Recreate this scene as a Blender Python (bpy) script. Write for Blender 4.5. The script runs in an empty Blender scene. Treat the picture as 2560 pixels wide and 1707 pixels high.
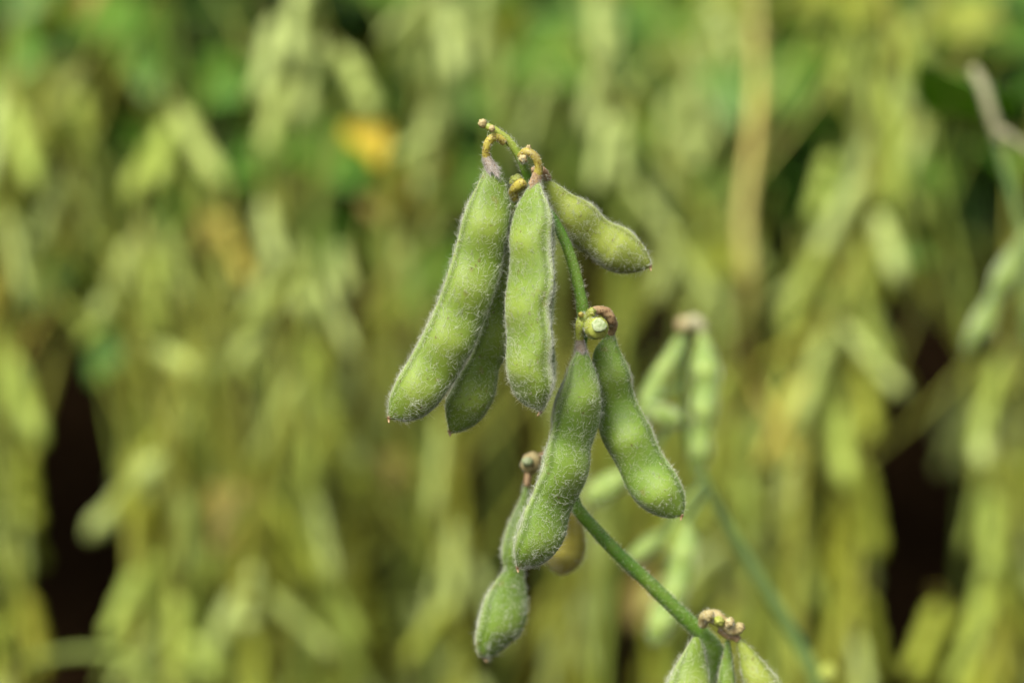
import bpy, math, random
import numpy as np
from mathutils import Vector, Matrix, Quaternion

random.seed(7)
RNG = np.random.default_rng(11)
S = bpy.context.scene
COL = S.collection
R_ = math.radians

# ------------------------------------------------------------------ camera
FOC, SENS, D0 = 85.0, 36.0, 0.47
PITCH = R_(-13.0)
CAM = Vector((0.0, 0.0, 0.856))
FWD = Vector((0.0, math.cos(PITCH), math.sin(PITCH)))
RIGHT = Vector((1.0, 0.0, 0.0))
UP = RIGHT.cross(FWD)
K = SENS / FOC / 2560.0            # metres per photo pixel at one metre

def at(px, py, d):
    """Photo pixel and distance along the view axis to a world point."""
    return CAM + RIGHT * ((px - 1280) * K * d) + UP * ((853.5 - py) * K * d) + FWD * d

cam_d = bpy.data.cameras.new('camera')
cam = bpy.data.objects.new('camera', cam_d)
COL.objects.link(cam)
cam.location = CAM
cam.rotation_euler = (R_(90) + PITCH, 0, 0)
cam_d.lens = FOC
cam_d.sensor_width = SENS
cam_d.clip_start = 0.02
cam_d.clip_end = 400
cam_d.dof.use_dof = True
cam_d.dof.focus_distance = D0 - 0.001
cam_d.dof.aperture_fstop = 7.5
S.camera = cam

# ------------------------------------------------------------------ light
SUN_EL, SUN_AZ = 58.0, -142.0      # degrees up; degrees from the view direction (+Y) towards +X
w = bpy.data.worlds.new('World'); S.world = w
w.use_nodes = True
wn = w.node_tree
bg = wn.nodes['Background']
sky = wn.nodes.new('ShaderNodeTexSky')
sky.sky_type = 'NISHITA'
sky.sun_disc = False
sky.sun_elevation = R_(SUN_EL)
sky.sun_rotation = R_(SUN_AZ)
sky.air_density = 1.0
sky.dust_density = 4.0
sky.ozone_density = 1.0
cloud = wn.nodes.new('ShaderNodeHueSaturation')      # thin bright cloud: the sky is nearly white
cloud.inputs['Saturation'].default_value = 0.35
wn.links.new(sky.outputs[0], cloud.inputs['Color'])
wn.links.new(cloud.outputs[0], bg.inputs[0])
bg.inputs[1].default_value = 0.085
sl = bpy.data.lights.new('sun', 'SUN')
sl.energy = 2.3
sl.angle = R_(26)
sl.color = (1.0, 0.95, 0.86)
sun = bpy.data.objects.new('sun', sl); COL.objects.link(sun)
sd = Vector((math.cos(R_(SUN_EL)) * math.sin(R_(SUN_AZ)), math.cos(R_(SUN_EL)) * math.cos(R_(SUN_AZ)), math.sin(R_(SUN_EL))))
sun.rotation_euler = sd.to_track_quat('Z', 'Y').to_euler()
sun.location = (0, 0, 5)
S.view_settings.view_transform = 'Standard'
S.view_settings.look = 'None'
S.view_settings.exposure = 1.24
S.view_settings.gamma = 1.0

# ------------------------------------------------------------------ materials
class NT:
    def __init__(self, name):
        m = bpy.data.materials.new(name); m.use_nodes = True
        self.m, self.t = m, m.node_tree
        self.p = self.t.nodes['Principled BSDF']
        self.out = self.t.nodes['Material Output']
        self.tc = None
    def n(self, kind, **kw):
        x = self.t.nodes.new(kind)
        for k, v in kw.items():
            setattr(x, k, v)
        return x
    def l(self, a, b): self.t.links.new(a, b)
    def coord(self):
        if self.tc is None: self.tc = self.n('ShaderNodeTexCoord')
        return self.tc.outputs['Object']
    def noise(self, scale, detail=3.0, rough=0.55, off=0.0):
        x = self.n('ShaderNodeTexNoise')
        x.inputs['Scale'].default_value = scale
        x.inputs['Detail'].default_value = detail
        x.inputs['Roughness'].default_value = rough
        if off:
            mp = self.n('ShaderNodeMapping'); mp.inputs['Location'].default_value = (off, off * 0.7, off * 1.3)
            self.l(self.coord(), mp.inputs[0]); self.l(mp.outputs[0], x.inputs['Vector'])
        else:
            self.l(self.coord(), x.inputs['Vector'])
        return x.outputs['Fac']
    def attr(self, name):
        x = self.n('ShaderNodeAttribute'); x.attribute_name = name
        return x.outputs['Fac']
    def ramp(self, fac, lo, hi, a=0.0, b=1.0):
        x = self.n('ShaderNodeMapRange'); x.clamp = True
        x.inputs['From Min'].default_value = lo; x.inputs['From Max'].default_value = hi
        x.inputs['To Min'].default_value = a; x.inputs['To Max'].default_value = b
        self.l(fac, x.inputs['Value'])
        return x.outputs[0]
    def rgb(self, c):
        x = self.n('ShaderNodeRGB'); x.outputs[0].default_value = (*c, 1); return x.outputs[0]
    def mix(self, fac, a, b):
        x = self.n('ShaderNodeMix', data_type='RGBA')
        a = self.rgb(a) if isinstance(a, tuple) else a
        b = self.rgb(b) if isinstance(b, tuple) else b
        if isinstance(fac, float): x.inputs[0].default_value = fac
        else: self.l(fac, x.inputs[0])
        self.l(a, x.inputs[6]); self.l(b, x.inputs[7])
        return x.outputs[2]
    def mul(self, a, b):
        x = self.n('ShaderNodeMath', operation='MULTIPLY')
        for i, v in enumerate((a, b)):
            if isinstance(v, float): x.inputs[i].default_value = v
            else: self.l(v, x.inputs[i])
        return x.outputs[0]
    def rand(self):
        x = self.n('ShaderNodeObjectInfo'); return x.outputs['Random']
    def bump(self, h, strength, dist):
        x = self.n('ShaderNodeBump'); x.inputs['Strength'].default_value = strength; x.inputs['Distance'].default_value = dist
        self.l(h, x.inputs['Height']); self.l(x.outputs[0], self.p.inputs['Normal'])
    def base(self, c):
        if isinstance(c, tuple): self.p.inputs['Base Color'].default_value = (*c, 1)
        else: self.l(c, self.p.inputs['Base Color'])
    def s(self, **kw):
        for k, v in kw.items(): self.p.inputs[k.replace('_', ' ')].default_value = v
    def translucent(self, col, fac):
        tr = self.n('ShaderNodeBsdfTranslucent')
        if isinstance(col, tuple): tr.inputs[0].default_value = (*col, 1)
        else: self.l(col, tr.inputs[0])
        mx = self.n('ShaderNodeMixShader'); mx.inputs[0].default_value = fac
        self.l(self.p.outputs[0], mx.inputs[1]); self.l(tr.outputs[0], mx.inputs[2])
        self.l(mx.outputs[0], self.out.inputs['Surface'])

def mat_pod(name, dark, mid, light, seam=(0.33, 0.37, 0.18), sss=True, rnd=0.0, alt=None, sheen=0.15):
    k = NT(name)
    c = k.mix(k.ramp(k.noise(170, 3), 0.35, 0.68), dark, mid)
    c = k.mix(k.mul(k.attr('bean'), k.ramp(k.noise(90, 2, off=3.1), 0.3, 0.7, 0.28, 0.58)), c, light)
    if alt is not None:
        c = k.mix(k.ramp(k.rand(), 0.35, 1.0, 0.0, rnd), c, alt)
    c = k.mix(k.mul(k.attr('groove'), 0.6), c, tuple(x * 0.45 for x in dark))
    c = k.mix(k.mul(k.attr('seam'), 0.75), c, seam)
    sp = k.ramp(k.noise(1300, 1.0, off=1.7), 0.70, 0.735)
    c = k.mix(k.mul(sp, 0.7), c, (0.09, 0.055, 0.012))
    sc = k.ramp(k.noise(330, 2.5, off=5.3), 0.665, 0.72)          # small scuffs and bruises
    c = k.mix(k.mul(sc, 0.45), c, (0.15, 0.125, 0.02))
    c = k.mix(k.attr('tip'), c, (0.16, 0.07, 0.022))
    k.base(c)
    k.s(Roughness=0.58, Sheen_Weight=sheen, Sheen_Roughness=0.45)
    k.p.inputs['Specular IOR Level'].default_value = 0.35
    if sss:
        k.s(Subsurface_Weight=0.22, Subsurface_Scale=0.0016)
        k.p.inputs['Subsurface Radius'].default_value = (0.7, 1.0, 0.25)
    k.bump(k.noise(2200, 2), 0.25, 0.00012)
    return k.m

M = {}
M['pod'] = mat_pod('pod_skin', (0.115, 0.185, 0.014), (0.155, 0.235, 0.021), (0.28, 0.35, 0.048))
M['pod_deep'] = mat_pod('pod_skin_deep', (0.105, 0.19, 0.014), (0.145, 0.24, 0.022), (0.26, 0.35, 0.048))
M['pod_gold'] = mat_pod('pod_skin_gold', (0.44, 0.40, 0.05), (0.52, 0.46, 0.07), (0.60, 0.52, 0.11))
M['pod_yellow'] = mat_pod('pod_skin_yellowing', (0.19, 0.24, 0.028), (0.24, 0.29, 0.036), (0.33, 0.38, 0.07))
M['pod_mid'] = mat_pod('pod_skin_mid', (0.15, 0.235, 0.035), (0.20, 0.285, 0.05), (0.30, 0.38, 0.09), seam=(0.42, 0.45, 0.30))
# pods of the far row: pale yellow green to olive
M['row_pod'] = mat_pod('row_pod_skin', (0.21, 0.285, 0.028), (0.29, 0.37, 0.052), (0.41, 0.50, 0.125), seam=(0.38, 0.42, 0.14), sss=False, rnd=0.85, alt=(0.17, 0.185, 0.008), sheen=0.06)
M['row_pod_pale'] = mat_pod('row_pod_skin_pale', (0.30, 0.38, 0.095), (0.375, 0.455, 0.13), (0.49, 0.56, 0.20), sss=False, rnd=0.6, alt=(0.28, 0.345, 0.05), sheen=0.12)
M['row_pod_olive'] = mat_pod('row_pod_skin_olive', (0.195, 0.23, 0.012), (0.265, 0.31, 0.024), (0.38, 0.43, 0.07), seam=(0.35, 0.37, 0.10), sss=False, rnd=0.85, alt=(0.175, 0.165, 0.006), sheen=0.04)
M['row_pod_tan'] = mat_pod('row_pod_skin_tan', (0.34, 0.29, 0.04), (0.40, 0.34, 0.055), (0.46, 0.40, 0.08), sss=False, rnd=0.5, alt=(0.36, 0.28, 0.03), sheen=0.04)
for k_ in ('row_pod', 'row_pod_pale', 'row_pod_olive', 'row_pod_tan'):
    M[k_].node_tree.nodes['Principled BSDF'].inputs['Specular IOR Level'].default_value = 0.2

def mat_hair(name, col):
    k = NT(name)
    c = k.mix(k.ramp(k.noise(260, 2), 0.35, 0.7), col, tuple(x * 0.78 for x in col))
    k.base(c); k.s(Roughness=0.42)
    k.translucent(c, 0.4)
    return k.m
M['hair'] = mat_hair('pale_hair', (0.90, 0.92, 0.78))
M['hair_tan'] = mat_hair('tan_hair', (0.62, 0.52, 0.36))
M['hair_grey'] = mat_hair('greyish_hair', (0.78, 0.74, 0.70))

def mat_stem(name, a, b, speck=0.3, sc=300, young=None):
    k = NT(name)
    c = k.mix(k.ramp(k.noise(sc, 3), 0.35, 0.7), a, b)
    if young is not None: c = k.mix(k.attr('young'), c, young)
    c = k.mix(k.mul(k.ramp(k.noise(2600, 1, off=2.2), 0.57, 0.64), speck), c, (0.10, 0.045, 0.012))
    k.base(c); k.s(Roughness=0.5)
    k.p.inputs['Specular IOR Level'].default_value = 0.4
    k.bump(k.noise(1600, 2), 0.3, 0.00015)
    return k.m
M['stem'] = mat_stem('green_stem', (0.07, 0.175, 0.011), (0.155, 0.27, 0.03), 0.35, 160, young=(0.30, 0.35, 0.05))
M['stem_tip'] = mat_stem('stem_tip_green', (0.20, 0.28, 0.03), (0.30, 0.35, 0.06), 0.6)
M['stalk'] = mat_stem('yellow_stalk', (0.42, 0.36, 0.045), (0.24, 0.19, 0.05), 0.8, 420)
M['stalk_brown'] = mat_stem('brown_stalk', (0.42, 0.29, 0.14), (0.24, 0.15, 0.07), 0.8, 600)
M['calyx'] = mat_stem('dry_calyx', (0.34, 0.29, 0.21), (0.22, 0.16, 0.11), 0.4, 900)
M['scar'] = mat_stem('tan_scar', (0.42, 0.36, 0.16), (0.29, 0.215, 0.085), 0.4, 900)
M['cut'] = mat_stem('pale_cut_face', (0.42, 0.47, 0.27), (0.20, 0.28, 0.09), 0.3, 1500)
M['knob'] = mat_stem('knob_green', (0.26, 0.32, 0.04), (0.36, 0.38, 0.08), 0.5, 500)
M['row_stem'] = mat_stem('row_stem', (0.24, 0.26, 0.025), (0.32, 0.33, 0.05), 0.2, 120)
M['row_stem_green'] = mat_stem('row_stem_green', (0.15, 0.21, 0.022), (0.22, 0.28, 0.04), 0.2, 120)
M['mid_stem'] = mat_stem('mid_stem', (0.12, 0.21, 0.05), (0.19, 0.28, 0.08), 0.2, 120)
M['leafy_stem'] = mat_stem('leafy_stem', (0.06, 0.10, 0.012), (0.10, 0.14, 0.02), 0.2, 120)
M['row_stem_tan'] = mat_stem('row_stem_tan', (0.66, 0.53, 0.14), (0.38, 0.40, 0.15), 0.3, 15)
M['dry'] = mat_stem('dry_petiole', (0.38, 0.37, 0.21), (0.30, 0.28, 0.15), 0.2, 150)

def mat_leaf(name, a, b, tr, vein, rnd=0.5, alt=None, rough=0.5):
    k = NT(name)
    c = k.mix(k.ramp(k.noise(45, 3), 0.35, 0.7), a, b)
    if alt is not None:
        c = k.mix(k.ramp(k.rand(), 0.3, 1.0, 0.0, rnd), c, alt)
    c = k.mix(k.mul(k.attr('seam'), 0.6), c, vein)
    k.base(c); k.s(Roughness=rough)
    k.translucent(k.mix(0.5, c, tr), 0.42)
    return k.m
M['leaf'] = mat_leaf('green_leaf', (0.075, 0.21, 0.010), (0.12, 0.29, 0.016), (0.32, 0.52, 0.01), (0.16, 0.24, 0.07), 0.7, (0.12, 0.21, 0.02))
M['leaf_yellow'] = mat_leaf('yellow_leaf', (0.58, 0.43, 0.015), (0.64, 0.50, 0.025), (0.7, 0.52, 0.02), (0.65, 0.55, 0.12), 0.0, None, 0.5)
M['leaf_lime'] = mat_leaf('lime_leaf', (0.26, 0.32, 0.02), (0.36, 0.38, 0.03), (0.5, 0.5, 0.02), (0.4, 0.4, 0.1), 0.4, (0.2, 0.28, 0.02), 0.5)
M['leaf_tan'] = mat_leaf('tan_leaf', (0.50, 0.42, 0.09), (0.46, 0.36, 0.07), (0.55, 0.45, 0.06), (0.5, 0.4, 0.2), 0.4, (0.40, 0.26, 0.08), 0.6)

def mat_soil():
    k = NT('soil')
    c = k.mix(k.ramp(k.noise(9, 6, 0.65), 0.3, 0.75), (0.010, 0.006, 0.0025), (0.026, 0.014, 0.006))
    c = k.mix(k.ramp(k.noise(70, 4), 0.55, 0.75), c, (0.06, 0.036, 0.02))
    k.base(c); k.s(Roughness=1.0)
    k.p.inputs['Specular IOR Level'].default_value = 0.0
    k.bump(k.noise(60, 6, 0.7), 0.8, 0.02)
    return k.m
M['soil'] = mat_soil()

# ------------------------------------------------------------------ mesh helpers
def mesh_from(name, V, quads=None, tris=None, attrs=None, mats=(), mat_idx=None, smooth=True):
    me = bpy.data.meshes.new(name)
    V = np.asarray(V, dtype=np.float32)
    loops, starts, n = [], [], 0
    parts = []
    if quads is not None and len(quads): parts.append(np.asarray(quads, dtype=np.int32))
    if tris is not None and len(tris): parts.append(np.asarray(tris, dtype=np.int32))
    me.vertices.add(len(V)); me.vertices.foreach_set('co', V.ravel())
    lt = np.concatenate([p.ravel() for p in parts])
    sizes = np.concatenate([np.full(len(p), p.shape[1], dtype=np.int32) for p in parts])
    st = np.concatenate([[0], np.cumsum(sizes)[:-1]]).astype(np.int32)
    me.loops.add(len(lt)); me.loops.foreach_set('vertex_index', lt)
    me.polygons.add(len(sizes)); me.polygons.foreach_set('loop_start', st)
    me.polygons.foreach_set('use_smooth', np.full(len(sizes), smooth, dtype=bool))
    for m in mats: me.materials.append(m)
    if mat_idx is not None: me.polygons.foreach_set('material_index', np.asarray(mat_idx, dtype=np.int32))
    for k, a in (attrs or {}).items():
        at_ = me.attributes.new(k, 'FLOAT', 'POINT'); at_.data.foreach_set('value', np.asarray(a, dtype=np.float32))
    me.update(calc_edges=True)
    me.validate()
    return me

def link(name, me, parent=None, loc=None):
    o = bpy.data.objects.new(name, me); COL.objects.link(o)
    if parent is not None: o.parent = parent
    if loc is not None: o.location = loc
    return o

def empty(name, loc, label, cat, group=None):
    o = bpy.data.objects.new(name, None); COL.objects.link(o)
    o.location = loc; o.empty_display_size = 0.02
    o['label'] = label; o['category'] = cat
    if group: o['group'] = group
    return o

def origin(o):
    """World place of an object from its own and its parents' locations (no rotations used for these)."""
    p = Vector((0, 0, 0))
    while o is not None:
        p += o.location; o = o.parent
    return p

def catmull(P, t):
    """P (n,k) points, t array in [0,1] by chord length."""
    P = np.asarray(P, dtype=float)
    seg = np.linalg.norm(np.diff(P[:, :min(3, P.shape[1])], axis=0), axis=1) + 1e-9
    u = np.concatenate([[0], np.cumsum(seg)]); u /= u[-1]
    # monotone-ish cubic hermite with finite difference tangents
    m = np.zeros_like(P)
    m[1:-1] = (P[2:] - P[:-2]) / (u[2:] - u[:-2])[:, None]
    m[0] = (P[1] - P[0]) / (u[1] - u[0]); m[-1] = (P[-1] - P[-2]) / (u[-1] - u[-2])
    i = np.clip(np.searchsorted(u, t, side='right') - 1, 0, len(P) - 2)
    h = (u[i + 1] - u[i]); s = (t - u[i]) / h
    h = h[:, None]; s = s[:, None]
    return ((2*s**3 - 3*s**2 + 1) * P[i] + (s**3 - 2*s**2 + s) * h * m[i] + (-2*s**3 + 3*s**2) * P[i+1] + (s**3 - s**2) * h * m[i+1])

def grid_quads(n, k):
    """n rings of k verts each."""
    i = np.arange(n - 1)[:, None]; j = np.arange(k)[None, :]
    a = i * k + j; b = i * k + (j + 1) % k
    return np.stack([a, b, b + k, a + k], -1).reshape(-1, 4)

def tube(P, rad, k=12, n=None, bump=0.0, seed=0, close=True):
    """Round tube along points P (m,3) with radii rad (m): verts, quads, tris, rings, normals."""
    P = np.asarray(P, float); rad = np.asarray(rad, float)
    n = n or max(8, len(P) * 6)
    t = np.linspace(0, 1, n)
    Q = catmull(np.hstack([P, rad[:, None]]), t)
    C, r = Q[:, :3], np.maximum(Q[:, 3], 1e-6)
    T = np.gradient(C, axis=0); T /= np.linalg.norm(T, axis=1)[:, None] + 1e-12
    ref = np.array([0.31, 0.9, 0.23]); 
    if abs(T[0] @ ref) > 0.9: ref = np.array([1.0, 0.1, 0.0])
    A = np.zeros_like(C); a = ref - T[0] * (ref @ T[0]); a /= np.linalg.norm(a)
    for i in range(n):
        a = a - T[i] * (a @ T[i]); a /= np.linalg.norm(a); A[i] = a
    B = np.cross(T, A)
    th = np.linspace(0, 2 * np.pi, k, endpoint=False)
    N = A[:, None] * np.cos(th)[None, :, None] + B[:, None] * np.sin(th)[None, :, None]
    rr = np.repeat(r[:, None], k, 1)
    if bump:
        g = np.random.default_rng(seed)
        ph = g.uniform(0, 6.28, 6)
        L = np.cumsum(np.concatenate([[0], np.linalg.norm(np.diff(C, axis=0), axis=1)])) / r.mean()
        rr = rr * (1 + bump * (np.sin(L[:, None] * 0.9 + th * 1 + ph[0]) + 0.7 * np.sin(L[:, None] * 1.9 - 2 * th + ph[1]) + 0.5 * np.sin(L[:, None] * 3.1 + 3 * th + ph[2])))
    V = (C[:, None] + N * rr[:, :, None]).reshape(-1, 3)
    q = grid_quads(n, k)
    tr = []
    if close:
        V = np.vstack([V, C[0] - T[0] * r[0] * 0.25, C[-1] + T[-1] * r[-1] * 0.25])
        c0, c1 = n * k, n * k + 1
        j = np.arange(k)
        tr = np.vstack([np.stack([(j + 1) % k, j, np.full(k, c0)], 1), np.stack([(n-1)*k + j, (n-1)*k + (j + 1) % k, np.full(k, c1)], 1)])
    return dict(V=V, q=q, t=tr, n=n, k=k, N=N, T=T, C=C)

def join(*gs):
    V, q, t, mi, off = [], [], [], [], 0
    qm, tm = [], []
    for g in gs:
        V.append(g['V']); m = g.get('m', 0)
        q.append(g['q'] + off); qm.append(np.full(len(g['q']), m))
        if len(g['t']): t.append(np.asarray(g['t']) + off); tm.append(np.full(len(g['t']), m))
        off += len(g['V'])
    return np.vstack(V), np.vstack(q), (np.vstack(t) if t else None), np.concatenate(qm + tm)

def blob(c, r, n=14, k=18, rough=0.12, seed=0, axis=(0, 0, 1), sq=(1, 1, 1)):
    g = np.random.default_rng(seed)
    ph = np.linspace(0.02, np.pi - 0.02, n)[:, None]; th = np.linspace(0, 2*np.pi, k, endpoint=False)[None]
    x = np.sin(ph) * np.cos(th); y = np.sin(ph) * np.sin(th); z = np.cos(ph) + 0 * th
    p = g.uniform(0, 6.28, 8)
    rr = 1 + rough * (np.sin(3*x + p[0]) * np.sin(4*y + p[1]) + 0.6*np.sin(6*z + 5*x + p[2]) + 0.5*np.sin(9*y + 7*z + p[3]))
    V = np.stack([x*rr*sq[0], y*rr*sq[1], z*rr*sq[2]], -1).reshape(-1, 3) * r
    qt = np.array(Vector((0, 0, 1)).rotation_difference(Vector(axis)).to_matrix())
    V = V @ qt.T + np.array(c)
    q = grid_quads(n, k)
    j = np.arange(k)
    V = np.vstack([V, V[:k].mean(0), V[(n-1)*k:n*k].mean(0)])
    t = np.vstack([np.stack([(j + 1) % k, j, np.full(k, n*k)], 1), np.stack([(n-1)*k + j, (n-1)*k + (j+1) % k, np.full(k, n*k+1)], 1)])
    return dict(V=V, q=q, t=t)

# ------------------------------------------------------------------ hairs (each hair is a thin tapering strand of real geometry)
def hair_mesh(name, base, nrm, tan, length, radius, mat, seed, lean=0.45, lift=0.6, rand=0.55, curl=0.5, segs=3):
    g = np.random.default_rng(seed)
    H = len(base)
    L = length * g.uniform(0.55, 1.3, H) if np.isscalar(length) else length
    rv = g.normal(size=(H, 3)); rv -= nrm * (rv * nrm).sum(1)[:, None]
    d = nrm * lift + tan * lean * g.uniform(0.2, 1.4, H)[:, None] + rv * rand * 0.6
    d /= np.linalg.norm(d, axis=1)[:, None]
    cv = g.normal(size=(H, 3)) * 0.55 - nrm * 0.55 + tan * 0.2
    side = np.cross(d, cv); side /= np.linalg.norm(side, axis=1)[:, None] + 1e-9
    up2 = np.cross(side, d)
    V = np.zeros((H, segs + 1, 3, 3))
    for s in range(segs + 1):
        u = s / segs
        c = base + (d * u + cv * curl * u * u * 0.7) * L[:, None] - nrm * (0.03e-3)
        r = radius * (1 - 0.8 * u)
        for j in range(3):
            a = 2 * math.pi * j / 3
            V[:, s, j] = c + (side * math.cos(a) + up2 * math.sin(a)) * r
    q = grid_quads(segs + 1, 3)
    Q = (q[None] + (np.arange(H) * (segs + 1) * 3)[:, None, None]).reshape(-1, 4)
    return mesh_from(name, V.reshape(-1, 3), Q, mats=(mat,))

def sample_grid(V, n, k, count, weight, seed):
    """Random points on an n x k ring grid; weight (n-1,k) multiplies area."""
    g = np.random.default_rng(seed)
    X = V[:n * k].reshape(n, k, 3); X2 = np.roll(X, -1, axis=1)
    e1 = X2[:-1] - X[:-1]; e2 = X[1:] - X[:-1]
    c = np.cross(e1, e2); area = np.linalg.norm(c, axis=2)
    wgt = area * weight; p = (wgt / wgt.sum()).ravel()
    idx = g.choice(len(p), count, p=p)
    a, b = g.random(count), g.random(count)
    i, j = np.divmod(idx, k); j2 = (j + 1) % k
    P = (X[i, j] * ((1-a)*(1-b))[:, None] + X[i, j2] * (a*(1-b))[:, None] + X[i+1, j] * ((1-a)*b)[:, None] + X[i+1, j2] * (a*b)[:, None])
    nn = c[i, j] / (area[i, j][:, None] + 1e-15)
    tt = e2[i, j]; tt = tt / (np.linalg.norm(tt, axis=1)[:, None] + 1e-15)
    return P, nn, tt, area.sum()

# ------------------------------------------------------------------ pod section
NS = 56
TH = np.linspace(0, 2 * np.pi, NS, endpoint=False)
def angd(a, b): 
    x = np.abs(a - b) % (2 * np.pi); return np.minimum(x, 2 * np.pi - x)
D_SEAM = angd(TH, 0.0); D_BACK = angd(TH, np.pi)

def section(f, roll, ridge=0.06):
    """Lens shaped pod section, thickness ratio f, turned by roll; first axis scaled to span -1..1."""
    sn, cs = np.sin(TH), np.cos(TH)
    u = np.sign(cs) * np.abs(cs) ** 0.92
    v = f * np.sign(sn) * np.abs(sn) ** 1.18
    # suture: a narrow double lip with a shallow groove beside it
    u = u * (1 + ridge * np.exp(-(D_SEAM / 0.13) ** 2) + 0.6 * ridge * np.exp(-(D_BACK / 0.12) ** 2))
    v = v + ridge * 0.55 * np.sign(sn) * (np.exp(-((D_SEAM - 0.16) / 0.10) ** 2) + 0.5 * np.exp(-((D_BACK - 0.14) / 0.10) ** 2))
    v = v - ridge * 0.45 * np.sign(sn) * np.exp(-((D_SEAM - 0.42) / 0.12) ** 2)
    x = u * math.cos(roll) - v * math.sin(roll)
    y = u * math.sin(roll) + v * math.cos(roll)
    lo, hi = x.min(), x.max(); s = 2 / (hi - lo)
    return (x - lo) * s - 1, y * s

def pod_attrs(n, bean, t, tipm):
    seam = np.exp(-(D_SEAM / 0.15) ** 2) * 0.8 + np.exp(-(D_BACK / 0.13) ** 2) * 0.2
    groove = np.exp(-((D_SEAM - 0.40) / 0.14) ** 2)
    face = np.abs(np.sin(TH)) ** 1.5
    return dict(seam=np.tile(seam, n), groove=np.tile(groove, n), bean=(bean[:, None] * face[None]).ravel(), tip=np.repeat(tipm, NS))

# ------------------------------------------------------------------ the pods in focus
def near_pod(parent, Lp, Rp, dz, beans, roll, mat, seed, flip=False, n=110, dens=5.2, hlen=1.15e-3, hair='hair', seamw=0.10,
             fbase=0.48, fbean=0.31, bw=0.07, hairw=0.0245e-3, seamdens=7.5, label=None):
    """A pod between its two traced sides. Lp / Rp: outline points (photo px) from the stalk to the beak; dz: distances behind the focal plane."""
    t = np.linspace(0, 1, n)
    Lc = catmull(np.array(Lp, float), t); Rc = catmull(np.array(Rp, float), t)
    dd = np.interp(t, np.linspace(0, 1, len(dz)), dz) + D0
    bean = np.zeros(n)
    for b in beans: bean = np.maximum(bean, np.exp(-((t - b) / bw) ** 2))
    f = fbase + fbean * bean
    # thinner towards both ends
    V = np.zeros((n, NS, 3))
    c_r, c_u, c_f = (np.array(x) for x in (RIGHT, UP, FWD))
    for i in range(n):
        x, y = section(f[i], roll)
        if flip: x = -x
        M_ = (Lc[i] + Rc[i]) / 2; h = (Rc[i] - Lc[i]) / 2
        hw = np.linalg.norm(h) * K * dd[i]
        lat = h / (np.linalg.norm(h) + 1e-9)
        ctr = np.array(at(M_[0], M_[1], dd[i]))
        latw = c_r * lat[0] - c_u * lat[1]
        order = slice(None, None, -1) if flip else slice(None)
        V[i] = ctr + latw[None] * (x * hw)[order, None] - c_f[None] * (y * hw)[order, None]
    # small lumps of the skin
    V = V.reshape(-1, 3)
    at_ = pod_attrs(n, bean, t, np.clip((t - 0.985) / 0.012, 0, 1))
    if flip:
        for kk in at_: at_[kk] = at_[kk].reshape(n, NS)[:, ::-1].ravel()
    o0 = np.array(at((Lp[0][0] + Rp[0][0]) / 2, (Lp[0][1] + Rp[0][1]) / 2, dd[0]))
    q = grid_quads(n, NS)
    j = np.arange(NS)
    Vc = np.vstack([V, V[:NS].mean(0), V[-NS:].mean(0)])
    tr = np.vstack([np.stack([(j+1) % NS, j, np.full(NS, n*NS)], 1), np.stack([(n-1)*NS + j, (n-1)*NS + (j+1) % NS, np.full(NS, n*NS+1)], 1)])
    # outward orientation
    X = V.reshape(n, NS, 3); m = n // 2
    nn = np.cross(X[m, 1] - X[m, 0], X[m + 1, 0] - X[m, 0])
    if nn @ (X[m, 0] - X[m].mean(0)) < 0:
        q = q[:, ::-1]; tr = tr[:, ::-1]; sgn = -1.0
    else: sgn = 1.0
    for kk in at_: at_[kk] = np.concatenate([at_[kk], [at_[kk][0], at_[kk][-1]]])
    me = mesh_from('pod', Vc - o0, q, tr, attrs=at_, mats=(mat,))
    po = link('pod', me, parent, Vector(o0) - origin(parent))
    if label: po['label'] = label
    # the dried point left by the flower's style
    side = Lp if flip else Rp
    e = np.array(side[-1], float); dv = e - np.array(side[-3], float); dv /= np.linalg.norm(dv) + 1e-9
    if dens > 3.9:
        near_tube('pod_tip', po, [(*(e - dv * 5), dz[-1]), (*(e + dv * 4), dz[-1]), (*(e + dv * 11), dz[-1] - .0004)], [5.5, 3.6, 1.4], M['stalk_brown'], seed, 10)
    # hairs: all over, thicker along the two sutures and the ends
    ds = D_SEAM[::-1] if flip else D_SEAM; db = D_BACK[::-1] if flip else D_BACK
    dens *= 0.85; hlen *= 1.25
    wt = 1 + seamdens * np.exp(-(ds / seamw) ** 2) + 0.12 * seamdens * np.exp(-(db / 0.18) ** 2)
    ends = 1 + 1.6 * np.exp(-(t / 0.04) ** 2) + 1.3 * np.exp(-((1 - t) / 0.05) ** 2)
    patch = 0.75 + 0.5 * np.random.default_rng(seed + 5).random((12, 8))
    pi_ = np.clip((t * 11.99).astype(int), 0, 11); pj = (np.arange(NS) * 8 // NS)
    W = wt[None] * ends[:, None] * patch[pi_][:, pj]
    g = np.random.default_rng(seed)
    _, _, _, area = sample_grid(V, n, NS, 10, W[:-1], seed)
    cnt = int(area * 1e6 * dens)
    P, N_, T_, _ = sample_grid(V, n, NS, cnt, W[:-1], seed)
    N_ = N_ * sgn
    hm = hair_mesh('hair', P - o0, N_, -T_, hlen, hairw, M[hair], seed + 1, lift=.42, lean=.32, rand=.95, curl=.55)
    link('hair', hm, po)
    return po

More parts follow.
